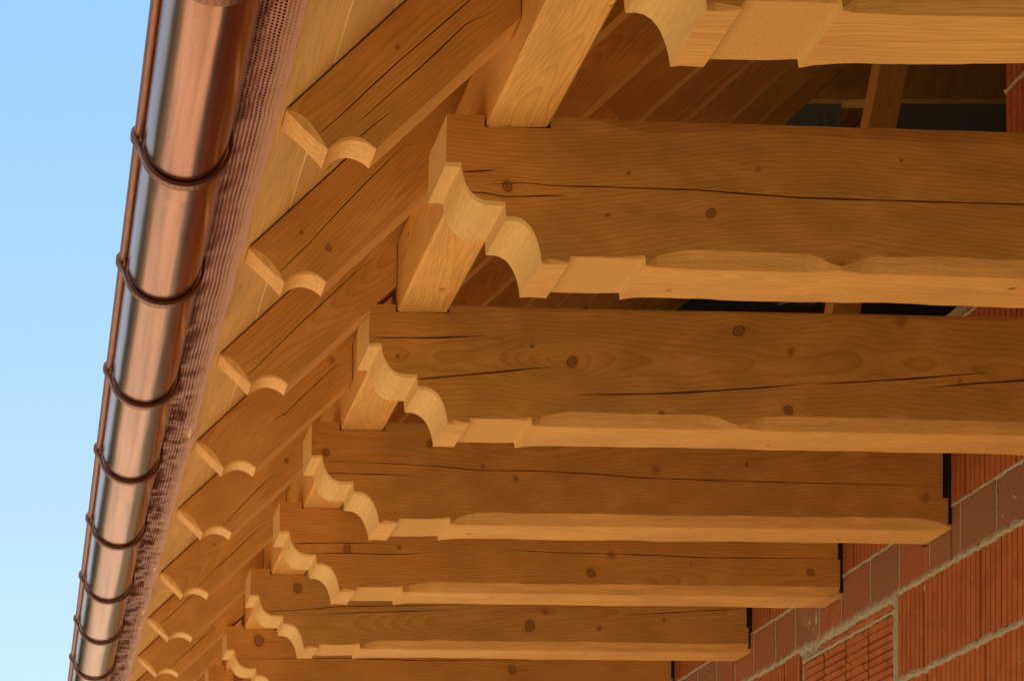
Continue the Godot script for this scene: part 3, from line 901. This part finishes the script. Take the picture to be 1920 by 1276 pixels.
func build_vent_strip() -> void:
	# crumpled expanded copper mesh closing the gap behind the gutter
	var root := holder("vent_mesh", Vector3.ZERO)
	tag(root, "crumpled brown perforated metal vent strip between gutter and boarding", "vent strip")
	var ns := FastNoiseLite.new()
	ns.seed = 21
	ns.frequency = 1.0
	var P0 := Vector2(0.4635, 1.7445)
	var P1 := Vector2(0.352, 1.792)
	var nrm := Vector2(0.39, 0.92)
	var pos := func(z: float, t: float) -> Vector3:
		var amp := 0.005 + 0.011 * smoothstep(-4.4, -6.0, z)
		var n1 := ns.get_noise_2d(z * 5.0 + t * 0.9, t * 1.3) + 0.6 * ns.get_noise_2d(z * 13.0 + t * 2.0, t * 2.0 + 30.0)
		var e := ns.get_noise_2d(z * 1.9, 77.0) * 0.006 + ns.get_noise_2d(z * 7.0, 97.0) * 0.002
		var p := P0.lerp(P1, t) + Vector2(e * (1.0 - t), 0) + nrm * (amp * n1 * sqrt(t + 0.02))
		return Vector3(p.x, p.y, z)
	var st := SurfaceTool.new()
	st.begin(Mesh.PRIMITIVE_TRIANGLES)
	st.set_smooth_group(-1)
	var za := -2.4
	var zb := -10.0
	var pitch := 0.0100
	var nz := int((za - zb) / pitch)
	var nt := 15
	var grid := []
	for i in nz + 1:
		var row := []
		for k in nt + 1:
			row.append(pos.call(za - i * pitch, 0.05 + 0.95 * k / nt))
		grid.append(row)
	var hz := Vector3(0, 0, 0.0019)
	for i in nz:
		for k in nt:
			var a: Vector3 = grid[i][k]
			var b: Vector3 = grid[i][k + 1]
			var a2: Vector3 = grid[i + 1][k]
			# bar across
			for v in [a - hz, b - hz, b + hz, a - hz, b + hz, a + hz]:
				st.add_vertex(v)
			# bar along
			var w := (b - a).normalized() * 0.0018
			for v in [a - w, a2 - w, a2 + w, a - w, a2 + w, a + w]:
				st.add_vertex(v)
	var m := put(finish([st], [M.vent]), "perforated_sheet", root)
	m.set_meta("kind", "stuff")
	var sf := SurfaceTool.new()
	sf.begin(Mesh.PRIMITIVE_TRIANGLES)
	sf.set_smooth_group(-1)
	var nf := 500
	for i in nf:
		var z0 := lerpf(Z_NEAR, Z_FAR, float(i) / nf)
		var z1 := lerpf(Z_NEAR, Z_FAR, float(i + 1) / nf)
		quad(sf, pos.call(z0, 0.0), pos.call(z1, 0.0), pos.call(z1, 0.06), pos.call(z0, 0.06), Vector2.ZERO, Vector2.ZERO, Vector2.ZERO, Vector2.ZERO)
	put(finish([sf], [M.vent]), "flange", root)
	# copper drip sheet above it, painted near black as the shade behind the holes
	var sd := new_st()
	var a0 := Vector2(0.52, 1.855)
	var a1 := Vector2(0.36, 1.815)
	var a2 := Vector2(0.335, 1.775)
	var zz := [Z_NEAR, Z_FAR]
	for pq in [[a0, a1], [a1, a2]]:
		var p: Vector2 = pq[0]
		var q: Vector2 = pq[1]
		for off in [0.0, 0.002]:
			quad(sd, Vector3(p.x, p.y + off, zz[0]), Vector3(p.x, p.y + off, zz[1]), Vector3(q.x, q.y + off, zz[1]), Vector3(q.x, q.y + off, zz[0]), Vector2.ZERO, Vector2(10, 0), Vector2(10, 0.3), Vector2(0, 0.3))
	put(finish([sd], [mat_flat(lin(0.06, 0.028, 0.018), 0.8)]), "shade_dark_drip_sheet", root)

# ---------------------------------------------------------------- wall
func rib_block(z0: float, z1: float, y0: float, y1: float, wide: float, mat: Material) -> ArrayMesh:
	# hollow clay block with vertical key grooves; z0 > z1, near end first
	var st := new_st()
	var X := WALL_X
	var L := z0 - z1
	var n := maxi(2, int(round(L / 0.029)))
	var prof := [Vector2(0, 0)]
	for k in range(1, n):
		var z := L * k / n + rng.randf_range(-0.002, 0.002)
		var g := 0.0022
		if wide > 0.0 and absf(z / L - wide) < 0.5 / n:
			g = 0.007
		prof.append(Vector2(z - g, 0)); prof.append(Vector2(z - g * 0.6, 0.005 + g)); prof.append(Vector2(z + g * 0.6, 0.005 + g)); prof.append(Vector2(z + g, 0))
	prof.append(Vector2(L, 0))
	for k in prof.size() - 1:
		var p: Vector2 = prof[k]
		var q: Vector2 = prof[k + 1]
		quad(st, Vector3(X + p.y, y0, z0 - p.x), Vector3(X + p.y, y1, z0 - p.x), Vector3(X + q.y, y1, z0 - q.x), Vector3(X + q.y, y0, z0 - q.x), Vector2.ZERO, Vector2.ZERO, Vector2.ZERO, Vector2.ZERO)
	var B := X + 0.05
	quad(st, Vector3(X, y0, z0), Vector3(B, y0, z0), Vector3(B, y0, z1), Vector3(X, y0, z1), Vector2.ZERO, Vector2.ZERO, Vector2.ZERO, Vector2.ZERO)
	quad(st, Vector3(X, y1, z0), Vector3(B, y1, z0), Vector3(B, y1, z1), Vector3(X, y1, z1), Vector2.ZERO, Vector2.ZERO, Vector2.ZERO, Vector2.ZERO)
	quad(st, Vector3(X, y0, z0), Vector3(B, y0, z0), Vector3(B, y1, z0), Vector3(X, y1, z0), Vector2.ZERO, Vector2.ZERO, Vector2.ZERO, Vector2.ZERO)
	quad(st, Vector3(X, y0, z1), Vector3(B, y0, z1), Vector3(B, y1, z1), Vector3(X, y1, z1), Vector2.ZERO, Vector2.ZERO, Vector2.ZERO, Vector2.ZERO)
	return finish([st], [mat])

func flat_brick(z0: float, z1: float, y0: float, y1: float, mat: Material) -> ArrayMesh:
	# slightly uneven face with worn edges
	var st := new_st()
	var X := WALL_X + rng.randf_range(-0.002, 0.002)
	var bv := 0.003
	var B := WALL_X + 0.05
	var o := [Vector3(X + bv, y0, z0), Vector3(X + bv, y1, z0), Vector3(X + bv, y1, z1), Vector3(X + bv, y0, z1)]
	var j := func() -> float: return rng.randf_range(0.0, 0.002)
	var f := [Vector3(X, y0 + bv + j.call(), z0 - bv - j.call()), Vector3(X, y1 - bv - j.call(), z0 - bv - j.call()), Vector3(X, y1 - bv - j.call(), z1 + bv + j.call()), Vector3(X, y0 + bv + j.call(), z1 + bv + j.call())]
	var Z := Vector2.ZERO
	quad(st, f[0], f[1], f[2], f[3], Z, Z, Z, Z)
	for k in 4:
		var m := (k + 1) % 4
		quad(st, f[k], f[m], o[m], o[k], Z, Z, Z, Z)
		quad(st, o[k], o[m], Vector3(B, o[m].y, o[m].z), Vector3(B, o[k].y, o[k].z), Z, Z, Z, Z)
	return finish([st], [mat])

func wafer_block(z0: float, z1: float, y0: float, y1: float, mat: Material) -> ArrayMesh:
	# block laid on its side: torn horizontal ridges in cells
	var st := new_st()
	var X := WALL_X - 0.002
	var Z := Vector2.ZERO
	var cells := maxi(1, int(round((z0 - z1) / 0.18)))
	var rows := int(round((y1 - y0) / 0.0245))
	for c in cells:
		var a := z0 - (z0 - z1) * c / cells - (0.003 if c > 0 else 0.0)
		var b := z0 - (z0 - z1) * (c + 1) / cells + 0.003
		for r in rows:
			var ya := y0 + (y1 - y0) * r / rows
			var yb := y0 + (y1 - y0) * (r + 1) / rows
			var yc := lerpf(ya, yb, rng.randf_range(0.6, 0.85))
			var dx := rng.randf_range(0.003, 0.008)
			var s := 5
			for k in s:
				var k0 := lerpf(a, b, float(k) / s)
				var k1 := lerpf(a, b, float(k + 1) / s)
				var e0 := rng.randf_range(-0.0015, 0.0015)
				quad(st, Vector3(X + 0.004, ya, k0), Vector3(X + e0, yc, k0), Vector3(X + e0, yc, k1), Vector3(X + 0.004, ya, k1), Z, Z, Z, Z)
				quad(st, Vector3(X + e0, yc, k0), Vector3(X + dx, yb - 0.001, k0), Vector3(X + dx, yb - 0.001, k1), Vector3(X + e0, yc, k1), Z, Z, Z, Z)
	var B := X + 0.05
	quad(st, Vector3(X + 0.008, y0, z0), Vector3(B, y0, z0), Vector3(B, y1, z0), Vector3(X + 0.008, y1, z0), Z, Z, Z, Z)
	quad(st, Vector3(X + 0.008, y0, z1), Vector3(B, y0, z1), Vector3(B, y1, z1), Vector3(X + 0.008, y1, z1), Z, Z, Z, Z)
	quad(st, Vector3(X + 0.004, y0, z0), Vector3(B, y0, z0), Vector3(B, y0, z1), Vector3(X + 0.004, y0, z1), Z, Z, Z, Z)
	quad(st, Vector3(X + 0.008, y1, z0), Vector3(B, y1, z0), Vector3(B, y1, z1), Vector3(X + 0.008, y1, z1), Z, Z, Z, Z)
	quad(st, Vector3(X + 0.010, y0, z0), Vector3(X + 0.010, y1, z0), Vector3(X + 0.010, y1, z1), Vector3(X + 0.010, y0, z1), Z, Z, Z, Z)
	return finish([st], [mat])

# parts of a brick rectangle left over once the joist pockets are taken out
func minus_pockets(z0: float, z1: float, y0: float, y1: float) -> Array:
	var todo := [[z0, z1, y0, y1]]
	for J in JOISTS:
		var a := atan(float(J.slope))
		var tl: Vector2 = J.tl
		var yt := tl.y - (WALL_X - tl.x) * tan(a) + 0.02
		var yb := tl.y - (WALL_X - tl.x) * tan(a) - 0.2775
		var za: float = -J.d + 0.006
		var zb: float = -J.d - 0.186
		var next := []
		for r in todo:
			if r[0] <= zb or r[1] >= za or r[2] >= yt or r[3] <= yb:
				next.append(r)
				continue
			if r[0] > za + 0.012:
				next.append([r[0], za, r[2], r[3]])
			if r[1] < zb - 0.012:
				next.append([zb, r[1], r[2], r[3]])
			if r[2] < yb - 0.012:
				next.append([minf(r[0], za), maxf(r[1], zb), r[2], yb - 0.001])
			if r[3] > yt + 0.012:
				next.append([minf(r[0], za), maxf(r[1], zb), yt, r[3]])
		todo = next
	return todo

func mortar_run(st: SurfaceTool, z0: float, z1: float, yc: float, h: float, proud: float, ns: FastNoiseLite) -> void:
	var n := int(ceil((z0 - z1) / 0.012))
	var B := WALL_X + 0.03
	for i in n:
		var q := []
		for e in 2:
			var z := lerpf(z0, z1, float(i + e) / n)
			var top := yc + h * (0.55 + 0.6 * ns.get_noise_2d(z * 22.0, yc * 7.0))
			var bot := yc - h * (0.55 + 0.6 * ns.get_noise_2d(z * 25.0, yc * 7.0 + 60.0))
			var x := WALL_X - proud * (0.35 + 0.9 * absf(ns.get_noise_2d(z * 30.0, yc * 9.0 + 30.0)))
			var mid := lerpf(bot, top, 0.5 + 0.3 * ns.get_noise_2d(z * 40.0, 5.0))
			q.append([Vector3(B, top, z), Vector3(WALL_X + 0.001, top, z), Vector3(x, mid, z), Vector3(WALL_X + 0.001, bot, z), Vector3(B, bot, z)])
		for k in 4:
			quad(st, q[0][k], q[1][k], q[1][k + 1], q[0][k + 1], Vector2.ZERO, Vector2.ZERO, Vector2.ZERO, Vector2.ZERO)

func mortar_stand(st: SurfaceTool, z: float, y0: float, y1: float, w: float, proud: float, ns: FastNoiseLite) -> void:
	var n := int(ceil((y1 - y0) / 0.012))
	var B := WALL_X + 0.03
	for i in n:
		var q := []
		for e in 2:
			var y := lerpf(y0, y1, float(i + e) / n)
			var a := z + w * (0.5 + 0.35 * ns.get_noise_2d(y * 28.0, z * 7.0))
			var b := z - w * (0.5 + 0.35 * ns.get_noise_2d(y * 28.0, z * 7.0 + 60.0))
			var x := WALL_X - proud * (0.3 + 0.9 * absf(ns.get_noise_2d(y * 30.0, z * 9.0 + 30.0)))
			q.append([Vector3(B, y, a), Vector3(WALL_X + 0.001, y, a), Vector3(x, y, lerpf(a, b, 0.5)), Vector3(WALL_X + 0.001, y, b), Vector3(B, y, b)])
		for k in 4:
			quad(st, q[0][k], q[1][k], q[1][k + 1], q[0][k + 1], Vector2.ZERO, Vector2.ZERO, Vector2.ZERO, Vector2.ZERO)

func build_wall() -> void:
	var root := holder("block_wall", Vector3.ZERO)
	tag(root, "red hollow clay block wall with grey mortar joints carrying the joists", "wall")
	var ns := FastNoiseLite.new()
	ns.seed = 44
	ns.frequency = 1.0
	var mort := new_st()
	# [y0, y1, kind]
	var courses := []
	var y := 1.237
	for k in 5:
		courses.append([y - 0.25 * (k + 1) + 0.014, y - 0.25 * k - 0.004, 0])
	courses.append([1.251, 1.492, 0])
	courses.append([1.510, 1.652, 1])
	courses.append([1.660, 1.898, 0])
	courses.append([1.908, 2.146, 0])
	courses.append([2.156, 2.394, 0])
	courses.append([2.404, 2.642, 0])
	courses.append([2.652, 2.890, 0])
	var zs := -3.6
	var ze := -11.4
	var jamb := -5.65
	for ci in courses.size():
		var c: Array = courses[ci]
		var cuts := []
		if c[2] == 1:
			cuts = [-3.6, -3.81, -4.02, -4.23, -4.45, -4.66, -4.87, -5.08, -5.29, -5.495, -5.703, -5.92, -6.12, -6.33, -6.544, -6.77, -6.96, -7.17, -7.36, -7.58, -7.776, -7.98, -8.2]
			var z := -8.2
			while z > ze:
				z -= 0.205
				cuts.append(z)
		elif ci == 5:
			cuts = [-3.6, -3.85, -4.215, -4.58, -4.945, -5.31, -5.673, -6.036, -6.340, -7.10, -7.13, -7.50, -7.865, -8.23]
			var z := -8.23
			while z > ze:
				z -= 0.365
				cuts.append(z)
		else:
			var z := zs + 0.12 * ((ci * 7) % 3) - 0.1
			cuts.append(z)
			while z > ze:
				z -= 0.365
				cuts.append(z)
		for k in cuts.size() - 1:
			var a: float = cuts[k]
			var b: float = cuts[k + 1]
			var gap := 0.003 if c[2] == 0 else 0.0035
			if ci == 5 and a == -6.34:
				# block laid on its side under a thin slip
				mortar_stand(mort, -6.357, 1.23, 1.50, 0.040, 0.007, ns)
				var wb := put(wafer_block(a - 0.036, -7.095, 1.251, 1.449, M.block[1]), "brick", root)
				wb.set_meta("label", "orange block laid on its side with torn horizontal ridges")
				put(flat_brick(a - 0.038, -6.72, 1.463, 1.481, M.block[0]), "brick", root)
				put(flat_brick(-6.724, -6.95, 1.461, 1.478, M.block[2]), "brick", root)
				mortar_run(mort, a - 0.02, -7.10, 1.456, 0.012, 0.005, ns)
				mortar_run(mort, a, -7.12, 1.494, 0.030, 0.008, ns)
				continue
			if ci == 5 and a == -7.10:
				continue
			if a > jamb and b < jamb and c[1] > 2.2:
				b = jamb + 0.003
			if a <= jamb and c[1] > 2.2:
				continue
			for r in minus_pockets(a - gap, b + gap, c[0], c[1]):
				var m: Material = (M.solid if c[2] == 1 else M.block)[rng.randi() % 3]
				var me: ArrayMesh
				if c[2] == 1:
					me = flat_brick(r[0], r[1], r[2], r[3], m)
				else:
					me = rib_block(r[0], r[1], r[2], r[3], [0.35, 0.5, 0.0, 0.64][rng.randi() % 4] if ci != 5 else 0.36, m)
				put(me, "brick", root)
			if c[2] == 1:
				for r in minus_pockets(b + 0.004, b - 0.004, c[0], c[1]):
					if r[0] - r[1] > 0.006:
						mortar_stand(mort, b, r[2], r[3], 0.007, 0.002, ns)
		# bed joint above this course
		var jy: float = c[1] + 0.006
		var jh := 0.014
		if ci == 5:
			jy = 1.501
			jh = 0.021
		if ci == 6:
			jy = 1.656
			jh = 0.010
		if ci == 4:
			jy = 1.242
			jh = 0.020
		var z_end := ze if jy < 2.2 else jamb
		for r in minus_pockets(zs, z_end, jy - 0.008, jy + 0.008):
			mortar_run(mort, r[0], r[1], jy, jh, 0.007 if ci != 6 else 0.004, ns)
	for i in 70:
		var c := Vector3(WALL_X - 0.0005, rng.randf_range(1.02, 1.64), rng.randf_range(-5.3, -8.8))
		var skip := false
		for r in [1]:
			skip = minus_pockets(c.z + 0.01, c.z - 0.01, c.y - 0.01, c.y + 0.01).is_empty()
		if skip:
			continue
		var rr := 0.004 + 0.009 * pow(rng.randf(), 3.0)
		var st_y := rng.randf_range(0.8, 2.2)
		var ring := []
		for k in 7:
			var an := TAU * k / 7.0
			var q := rr * rng.randf_range(0.6, 1.2)
			ring.append(c + Vector3(0.002, sin(an) * q * st_y, cos(an) * q))
		for k in 7:
			for v in [c + Vector3(-0.003, 0, 0), ring[k], ring[(k + 1) % 7]]:
				mort.set_uv(Vector2.ZERO)
				mort.add_vertex(v)
	var mo := put(finish([mort], [M.mortar]), "mortar", root)
	mo.set_meta("kind", "stuff")
	# body of the wall behind the faces
	var core := new_st()
	var zc0 := Z_NEAR
	var segs := [[Z_NEAR, Z_FAR, GROUND_Y - 0.2, 1.585], [Z_NEAR, Z_FAR, 1.91, 2.20], [Z_NEAR, jamb, 2.20, 5.6]]
	var prev := Z_NEAR
	var ds := []
	for J in JOISTS:
		ds.append(-float(J.d))
	ds.sort()
	ds.reverse()
	for dz in ds:
		segs.append([prev, dz + 0.006, 1.585, 1.91])
		prev = dz - 0.186
	segs.append([prev, Z_FAR, 1.585, 1.91])
	for s in segs:
		if s[0] - s[1] > 0.01:
			box_into(core, Vector3(WALL_X + 0.0085, s[2], s[1]), Vector3(WALL_X + 0.36, s[3], s[0]))
	put(finish([core], [M.mortar]), "wall_core", root)
	# plain continuation nearer and lower than the blocks that can be told apart
	var rest := new_st()
	box_into(rest, Vector3(WALL_X + 0.002, GROUND_Y - 0.1, Z_FAR + 0.01), Vector3(WALL_X + 0.05, 0.0, Z_NEAR - 0.01))
	put(finish([rest], [M.block[2]]), "plinth", root)
	# torn plastic film under the fourth joist
	var sf := new_st()
	var nsf := FastNoiseLite.new()
	nsf.frequency = 1.0
	var G := 14
	var gp := []
	for i in G + 1:
		var row := []
		for k in G + 1:
			var s := float(i) / G
			var t := float(k) / G
			var z := lerpf(-6.74, -7.10, s)
			var waist := lerpf(1.0, 0.28, sin(t * PI * 0.62))
			z = lerpf(-6.90 - 0.03 * t, z - 0.02 * t, waist)
			var yy := lerpf(1.597, 1.505, t) - 0.03 * t * s
			var xx := WALL_X - 0.055 * (1.0 - t) * (1.0 - absf(s - 0.5)) - 0.006 + 0.006 * nsf.get_noise_2d(s * 3.0, t * 3.0)
			row.append(Vector3(xx, yy, z))
		gp.append(row)
	for i in G:
		for k in G:
			quad(sf, gp[i][k], gp[i + 1][k], gp[i + 1][k + 1], gp[i][k + 1], Vector2.ZERO, Vector2.ZERO, Vector2.ZERO, Vector2.ZERO)
	var fm := StandardMaterial3D.new()
	fm.albedo_color = Color(0.66, 0.46, 0.33, 0.16)
	fm.transparency = BaseMaterial3D.TRANSPARENCY_ALPHA
	fm.roughness = 0.9
	fm.metallic_specular = 0.15
	var fo := put(finish([sf], [fm]), "plastic_film")
	tag(fo, "torn clear plastic film stuck under a joist at the block wall", "plastic film")

# ---------------------------------------------------------------- rest of the house, dark attic
func build_house() -> void:
	var root := holder("house_body", Vector3.ZERO)
	tag(root, "plain rear walls and upper floor of the house behind the block wall", "house")
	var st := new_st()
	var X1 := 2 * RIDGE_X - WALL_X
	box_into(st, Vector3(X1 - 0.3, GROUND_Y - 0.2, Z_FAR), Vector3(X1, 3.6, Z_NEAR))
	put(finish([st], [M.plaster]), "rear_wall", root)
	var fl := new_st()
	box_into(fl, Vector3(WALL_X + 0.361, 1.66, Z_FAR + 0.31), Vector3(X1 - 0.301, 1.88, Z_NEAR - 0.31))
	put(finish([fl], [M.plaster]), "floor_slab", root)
	for z in [Z_NEAR, Z_FAR + 0.3]:
		var g := new_st()
		var zb: float = z - 0.3
		var a := WALL_X + 0.0
		var poly := [Vector2(a, GROUND_Y - 0.2), Vector2(X1, GROUND_Y - 0.2), Vector2(X1, ROOF_Y0 + TAN * a), Vector2(RIDGE_X, ROOF_Y0 + TAN * RIDGE_X), Vector2(a, ROOF_Y0 + TAN * a)]
		for zz in [z, zb]:
			for k in range(1, 4):
				for v in [poly[0], poly[k], poly[k + 1]]:
					g.set_uv(Vector2.ZERO)
					g.add_vertex(Vector3(v.x, v.y, zz + (0.001 if zz == z else -0.001)))
		var up := [Vector2(1.03, 1.95), Vector2(a, 1.95), Vector2(a, ROOF_Y0 + TAN * a), Vector2(1.03, ROOF_Y0 + TAN * 1.03)]  # unseen infill above the joists, added to keep light out of the attic
		for zz in [z, zb]:
			for k in range(1, 3):
				for v in [up[0], up[k], up[k + 1]]:
					g.set_uv(Vector2.ZERO)
					g.add_vertex(Vector3(v.x, v.y, zz))
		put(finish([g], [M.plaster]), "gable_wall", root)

func build_attic() -> void:
	# slanted strut standing on the wall head
	var st := new_st()
	var a := Vector2(2.62, 2.205)
	var b := Vector2(2.93, 3.80)
	var w := 0.045
	for z in [-7.0, -7.09]:
		quad(st, Vector3(a.x - w, a.y, z), Vector3(a.x + w, a.y, z), Vector3(b.x + w, b.y, z), Vector3(b.x - w, b.y, z), Vector2(0, 0), Vector2(0, 0.5), Vector2(0.5, 0.5), Vector2(0.5, 0))
	for s in [-w, w]:
		quad(st, Vector3(a.x + s, a.y, -7.0), Vector3(a.x + s, a.y, -7.09), Vector3(b.x + s, b.y, -7.09), Vector3(b.x + s, b.y, -7.0), Vector2(0, 0), Vector2(0, 0.5), Vector2(0.5, 0.5), Vector2(0.5, 0))
	var o := put(finish([st], [M.under]), "strut")
	tag(o, "pale slanted strut in the dark opening at the upper right", "strut")
	var cb := new_st()
	box_into(cb, Vector3(2.96, 4.0, -8.68), Vector3(6.8, 4.16, -8.6), 0.25)
	var c := put(finish([cb], [M.under]), "collar_beam")
	tag(c, "horizontal collar beam deep in the dark attic opening", "beam")
	var ns := FastNoiseLite.new()
	ns.frequency = 1.0
	var tm := mat_flat(lin(0.20, 0.23, 0.27), 0.5)
	var k := 0
	for r in [[3.02, 3.30], [3.50, 4.15]]:
		var ss := new_st()
		var N := 16
		for i in N:
			for j in 8:
				var q := []
				for e in [[i, j], [i + 1, j], [i + 1, j + 1], [i, j + 1]]:
					var s := float(e[0]) / N
					var t := float(e[1]) / 8
					q.append(Vector3(lerpf(r[0], r[1], s), lerpf(4.0, 3.2, t), -8.64 + 0.03 * ns.get_noise_2d(s * 6.0 + k * 9.0, t) * t))
				quad(ss, q[0], q[1], q[2], q[3], Vector2.ZERO, Vector2.ZERO, Vector2.ZERO, Vector2.ZERO)
		var so := put(finish([ss], [tm]), "plastic_sheet")
		tag(so, ["grey plastic sheet hanging left of the slanted strut in the dark opening", "grey blue plastic sheet hanging right of the slanted strut in the dark opening"][k], "plastic sheet")
		k += 1
